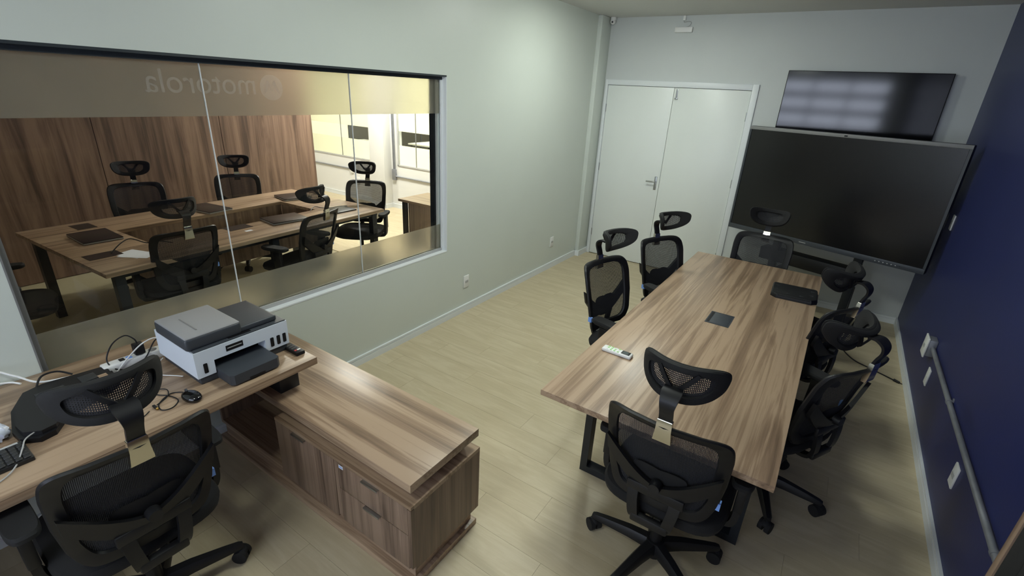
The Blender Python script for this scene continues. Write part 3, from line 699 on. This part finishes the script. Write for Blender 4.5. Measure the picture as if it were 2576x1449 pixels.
for i in range(7): part('button', B(X+.50+i*.03, X+.508+i*.03, Y-.0295, Y-.0278, dz0+.019, dz0+.026), 'light_grey' if i < 6 else 'black_plastic', dp)
dp.rotation_euler = (0, 0, DA)
sd = thing('display_stand', 'black steel floor stand with a cross shelf carrying the large display', 'stand', DC)
for s in (-1, 1):
    part('column', B(X+s*.36-.035, X+s*.36+.035, Y+.062, Y+.112, .06, 1.45, bev=.003), 'black_steel', sd)
    part('foot', B(X+s*.36-.03, X+s*.36+.03, Y-.30, Y+.36, .035, .075, bev=.004), 'black_steel', sd)
    for q in (-.27, .33): part('caster', MB().cyl((X+s*.36-.012, Y+q, .0201), (X+s*.36+.012, Y+q, .0201), .02).cyl((X+s*.36, Y+q, .02), (X+s*.36, Y+q, .036), .008), 'black_soft', sd)
part('shelf', B(X-.50, X+.395, Y+.055, Y+.20, .50, .62, bev=.004), 'black_plastic', sd)
part('cross_bar', B(X-.325, X+.325, Y+.07, Y+.1, 1.2, 1.26), 'black_steel', sd)
sd.rotation_euler = (0, 0, DA)
dc = thing('display_cable', 'black cable ending in a plug on the floor by the blue wall', 'cable', (3.1, -1.0, 0))
part('wire', MB().tube([(3.03, -.72, .5), (3.03, -.75, .25), (3.04, -.85, .03), (3.08, -1.02, .006), (3.16, -1.18, .006), (3.26, -1.25, .006), (3.37, -1.32, .006), (3.44, -1.37, .008)], .005), 'black_plastic', dc)
part('plug', MB().cyl((3.43, -1.365, .011), (3.465, -1.39, .011), .011, .009).cyl((3.463, -1.389, .011), (3.482, -1.402, .011), .003), 'black_plastic', dc)

# ================================================================== SMALL WALL THINGS
def wallplate(name, label, wall, y, z, group, w=.075, h=.118, sw=True):
    t = thing(name, label, 'wall outlet', (wall, y, z), group)
    s = 1 if wall < 1 else -1
    a, b_ = sorted((wall, wall+s*.009)); part('plate', B(a, b_, y-w/2, y+w/2, z-h/2, z+h/2, bev=.003), 'white_plastic', t)
    a, b_ = sorted((wall+s*.009, wall+s*.0115)); part('module', B(a, b_, y-.022, y+.022, z-.012, z+.012, bev=.001), 'light_grey' if sw else 'white_plastic', t)
    return t
wallplate('wall_outlet', 'white outlet plate on the grey wall just right of the window', 0, -2.53, .303, 'wall plates')
wallplate('wall_outlet', 'white outlet plate low on the grey wall toward the door', 0, -.914, .33, 'wall plates')
wallplate('wall_outlet', 'flat white plate on the blue wall just under the conduit box', RW, -1.89, .335, 'wall plates', sw=False)
wallplate('wall_outlet', 'white outlet plate on the blue wall below the middle of the conduit', RW, -3.05, .352, 'wall plates')
wallplate('wall_outlet', 'white switch plate on the blue wall beside the large display', RW, -.745, 1.19, 'wall plates')
cb_ = thing('conduit', 'grey surface conduit pipe with clamps along the blue wall', 'pipe', (RW, -3, .505))
part('pipe', MB().cyl((RW-.017, -5.2, .505), (RW-.017, -1.80, .505), .0135, n=16), 'galvanised', cb_)
for y in (-2.57, -3.75): part('clamp', MB().cyl((RW-.017, y-.009, .505), (RW-.017, y+.009, .505), .0165).box(RW-.006, RW-.0005, y-.009, y+.009, .478, .532), 'galvanised', cb_)
ob = part('outlet_box', B(RW-.048, RW, -1.80, -1.70, .44, .56, bev=.006), 'galvanised', cb_)
part('cover_plate', B(RW-.058, RW-.048, -1.81, -1.69, .43, .57, bev=.003), 'white_plastic', ob)
part('socket', B(RW-.061, RW-.058, -1.77, -1.73, .488, .512), 'light_grey', ob)
cc = thing('security_camera', 'small white dome camera under the ceiling in the corner above the door', 'camera', (.09, -.045, CH))
part('mount', MB().cyl((.09, -.045, CH-.03), (.09, -.045, CH-.0005), .032, n=20), 'white_plastic', cc)
part('housing', MB().sphere((.088, -.05, CH-.045), .03, (1, 1.1, 1), 18, 12), 'white_plastic', cc)
part('lens', MB().cyl((.094, -.078, CH-.052), (.096, -.0845, CH-.053), .010), 'black_plastic', cc)
el = thing('emergency_light', 'small white emergency light box on the back wall below the ceiling', 'light', (.9, 0, 2.68))
part('body', B(.806, .992, -.035, 0, 2.65, 2.702, bev=.006), 'white_plastic', el)
part('cord', MB().tube([(.92, -.02, 2.70), (.955, -.022, 2.715), (.965, -.02, 2.745), (.93, -.012, 2.755), (.885, -.01, 2.75), (.885, -.01, 2.79)], .003), 'light_grey', el)
part('ceiling_clip', B(.872, .90, -.02, -.002, 2.765, CH-.002, bev=.002), 'white_plastic', el)

# shelf unit cut by the lower right frame corner
sf = thing('shelf_unit', 'wooden shelf unit against the blue wall cut by the lower right frame corner', 'shelf', (3.36, -4.6, 0))
part('side', B(3.235, 3.445, -4.43, -4.405, 0, 1.25, bev=.001), 'wood_z', sf); part('side', B(3.235, 3.445, -5.2, -5.175, 0, 1.25, bev=.001), 'wood_z', sf)
part('back', B(3.43, 3.445, -5.175, -4.43, 0, 1.25), 'wood_z', sf); part('top', B(3.235, 3.445, -5.2, -4.405, 1.25, 1.275), 'wood_y', sf)
for z in (.05, .42, .80): part('shelf', B(3.24, 3.43, -5.175, -4.43, z, z+.022), 'wood_y', sf)
for i in range(4):
    tag(part('box_file', B(3.228-.004*(i % 2), 3.42, -4.53-i*.085, -4.452-i*.085, .8225, 1.13-.02*(i % 2), bev=.006), 'black_soft', origin=(3.33, -4.49-i*.085, .8225)), ('black box file in the corner shelf unit, first from its far side', 'black box file in the corner shelf unit, second from its far side', 'black box file in the corner shelf unit, third from its far side', 'black box file in the corner shelf unit, fourth from its far side')[i], 'box file', 'black box files in the shelf unit')

# ================================================================== MEETING ROOM FURNITURE
MT = Vector((-1.95, -3.66, 0)); ma = math.radians(3.4)
mt = thing('meeting_table', 'large hollow rectangular wood meeting table behind the glass', 'table', MT)
hw, hl = .76, 1.25; iw, il = .28, .76; zz = TZ; mx_, my_ = MT.x, MT.y
for nm, a in (('table_top', (-hw, -iw, -hl, hl, 'wood_y')), ('table_top', (iw, hw, -hl, hl, 'wood_y')), ('table_top', (-iw+.001, iw-.001, -hl, -il, 'wood_y')), ('table_top', (-iw+.001, iw-.001, il, hl, 'wood_y'))):
    part(nm, B(mx_+a[0], mx_+a[1], my_+a[2], my_+a[3], zz-.03, zz, bev=.001), a[4], mt)
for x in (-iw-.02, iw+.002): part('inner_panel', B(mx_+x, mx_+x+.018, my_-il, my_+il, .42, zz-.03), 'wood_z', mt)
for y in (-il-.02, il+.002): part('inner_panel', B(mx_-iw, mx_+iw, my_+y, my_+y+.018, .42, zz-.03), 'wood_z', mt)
for sx in (-1, 1):
    for sy in (-1, 0, 1):
        part('leg', B(mx_+sx*(hw-.08)-.03, mx_+sx*(hw-.08)+.03, my_+sy*(hl-.09)-.03, my_+sy*(hl-.09)+.03, 0, zz-.03), 'black_steel', mt)
for sx in (-1, 1): part('rail', B(mx_+sx*(hw-.08)-.02, mx_+sx*(hw-.08)+.02, my_-hl+.1, my_+hl-.1, zz-.07, zz-.03), 'black_steel', mt)
inv = Matrix.Rotation(-ma, 4, 'Z')
def cover(x, y, w, d):
    q = inv @ (Vector((x, y, 0))-MT)+MT
    part('cable_cover', B(q.x-w/2, q.x+w/2, q.y-d/2, q.y+d/2, zz-.01, zz+.002), 'laptop_dark', mt)
cover(-2.49, -4.565, .18, .135); cover(-1.555, -4.733, .135, .205); cover(-1.61, -3.74, .135, .205)
mt.rotation_euler = (0, 0, ma)
def laptop(x, y, a, label, w=.36, d=.255):
    t = thing('laptop', label, 'laptop', (x, y, zz), 'closed laptops on the meeting table')
    part('base', B(x-w/2, x+w/2, y-d/2, y+d/2, zz+.003, zz+.014, bev=.003), 'light_grey', t)
    part('lid', B(x-w/2, x+w/2, y-d/2+.001, y+d/2, zz+.0145, zz+.022, bev=.003), 'laptop_dark', t)
    part('foot', B(x-w/2+.02, x+w/2-.02, y-d/2+.02, y+d/2-.02, zz+.0005, zz+.003), 'black_plastic', t)
    t.rotation_euler = (0, 0, math.radians(a))
laptop(-2.066, -4.614, 0, 'closed dark laptop at the left end of the meeting table')
laptop(-2.415, -3.60, 100, 'closed dark laptop on the far long side of the meeting table', .24, .40)
laptop(-1.566, -3.318, -95, 'closed dark laptop on the window side of the meeting table', .34, .27)
laptop(-2.356, -2.715, 80, 'closed dark laptop on the far right corner of the meeting table', .30, .30)
for i, (x, y, a) in enumerate(((-1.44, -4.58, 20), (-1.40, -4.57, 35))):
    tag(part('paper_sheet', MB().box(x-.105, x+.105, y-.07, y+.07, zz+.0005+.001*i, zz+.0012+.001*i, rot=Matrix.Rotation(math.radians(a), 3, 'Z')), 'paper', origin=(x, y, zz)), ('lower of two loose white paper sheets on the meeting table', 'upper of two loose white paper sheets on the meeting table')[i], 'paper')
tag(part('tablet', B(-1.62, -1.42, -2.86, -2.60, zz, zz+.012, bev=.003), 'black_plastic', origin=(-1.52, -2.73, zz)), 'flat black device on the bright end of the meeting table', 'device')
tag(part('sticky_note', B(-1.47, -1.43, -3.76, -3.70, zz, zz+.001), 'paper', origin=(-1.45, -3.73, zz)), 'tiny white card on the window side of the meeting table', 'card')
tag(part('socket_cable', MB().tube([(-1.56, -4.68, zz+.004), (-1.60, -4.60, zz+.05), (-1.64, -4.52, zz+.06), (-1.60, -4.44, zz+.02), (-1.56, -4.38, zz+.03), (-1.50, -4.30, zz+.01)], .004), 'black_plastic', origin=(-1.56, -4.6, zz)), 'black cable arching over the left end of the meeting table', 'cable')
tag(part('table_cable', MB().tube([(-1.70, -2.95, zz+.004), (-1.76, -2.86, zz+.02), (-1.70, -2.80, zz+.006), (-1.66, -2.74, zz+.006), (-1.66, -2.64, zz+.006), (-1.62, -2.56, zz+.006)], .004), 'black_plastic', origin=(-1.6, -2.8, zz)), 'black cable curling on the bright end of the meeting table', 'cable')
# conduits on the meeting room end wall
c2 = thing('meeting_conduit', 'grey conduit pipes with a junction box beside the white pillar', 'pipe', (-3.55, EW, .55))
for x in (-3.585, -3.555): part('pipe', MB().cyl((x, EW-.016, .60), (x, EW-.016, CH-.005), .011, n=12), 'galvanised', c2)
part('junction_box', B(-3.61, -3.53, EW-.04, EW, .48, .66, bev=.006), 'galvanised', c2)
part('pipe', MB().cyl((-3.53, EW-.018, .545), (-2.66, EW-.018, .545), .011, n=12), 'galvanised', c2)
part('outlet_plate', B(-2.66, -2.58, EW-.03, EW, .47, .60, bev=.004), 'white_plastic', c2)
c3 = thing('meeting_conduit', 'grey horizontal conduit with outlet plates behind the wood partition edge', 'pipe', (-5, EW, .53))
part('pipe', MB().cyl((-6.4, EW-.018, .53), (-4.72, EW-.018, .53), .011, n=12), 'galvanised', c3)
part('outlet_plate', B(-4.72, -4.64, EW-.03, EW, .46, .60, bev=.004), 'white_plastic', c3); part('outlet_plate', B(-4.55, -4.48, EW-.012, EW, .28, .40, bev=.004), 'white_plastic', c3)
# small desk in the meeting room at the window's right edge
sdk = thing('side_desk', 'pale desk end with a black leg behind the right edge of the window', 'desk', (-1.0, -1.5, 0))
part('desk_top', B(-1.545, -.3, -1.9, -1.40, .722, .75), 'wood_x', sdk)
part('leg', B(-1.50, -1.455, -1.47, -1.42, 0, .722), 'black_steel', sdk); part('leg', B(-1.50, -1.455, -1.88, -1.83, 0, .722), 'black_steel', sdk)
part('end_panel', B(-1.44, -1.42, -1.84, -1.46, .1, .722), 'wood_z', sdk)
for y in (-1.45, -1.86): part('leg', B(-.37, -.33, y-.02, y+.02, 0, .722), 'black_steel', sdk)
tag(part('door_jamb', B(-.17, -.122, WY1-.02, WY1+.03, 0, 2.1), 'black_steel', origin=(-.146, WY1, 0)), 'slim black post behind the right edge of the window', 'post')
# far room furniture glimpsed through the clear bands
for i, (x, y) in enumerate(((-5.35, 2.75), (-6.5, 1.75))):
    t = thing('far_table', ('white table in the far room seen through the right clear strip', 'white table in the far room seen through the left clear strip')[i], 'table', (x, y, 0), 'far room tables')
    part('table_top', B(x-.4, x+.4, y-.35, y+.35, .71, .74), 'table_white', t)
    for sx in (-1, 1):
        for sy in (-1, 1): part('leg', B(x+sx*.35-.02, x+sx*.35+.02, y+sy*.3-.02, y+sy*.3+.02, 0, .71), 'black_steel', t)

LTY, LTZ = -4.54, 1.945
# faint mirrored lettering and round emblem on the upper frosted film
def film_text(txt, y, z, size, parent):
    cu = bpy.data.curves.new('lettering', 'FONT'); cu.body = txt; cu.size = size; cu.extrude = .0003; cu.align_x = 'CENTER'; cu.align_y = 'CENTER'
    o = bpy.data.objects.new('lettering', cu); COL.objects.link(o)
    Mx = Matrix(((0, 0, 1, GX+.0046), (-1, 0, 0, y), (0, 1, 0, z), (0, 0, 0, 1)))
    dg = bpy.context.evaluated_depsgraph_get(); me = bpy.data.meshes.new_from_object(o.evaluated_get(dg)); bpy.data.objects.remove(o)
    wx = max(v.co.x for v in me.vertices)-min(v.co.x for v in me.vertices); me.transform(Matrix.Diagonal((.52/wx, 1, 1, 1)))
    me.transform(Mx); me.transform(Matrix.Translation(-root_loc(parent))); me.materials.append(MAT['film_letter'])
    q = bpy.data.objects.new('lettering', me); COL.objects.link(q); q.parent = parent
film_text('motorola', LTY, LTZ, .15, panes[1])
part('round_emblem', MB().cyl((GX+.0042, -4.19, 1.937), (GX+.0048, -4.19, 1.937), .066, n=40), 'film_letter', panes[1])
em = MB()
for sg in (-1, 1):
    em.loft([[(x, -4.19+sg*a, 1.937+z) for a, z in ((.002, -.022), (.010, .030), (.022, .038), (.034, .0), (.044, -.034), (.026, -.012), (.016, .014))] for x in (GX+.005, GX+.0056)])
part('emblem_mark', em, 'film_letter', panes[1])
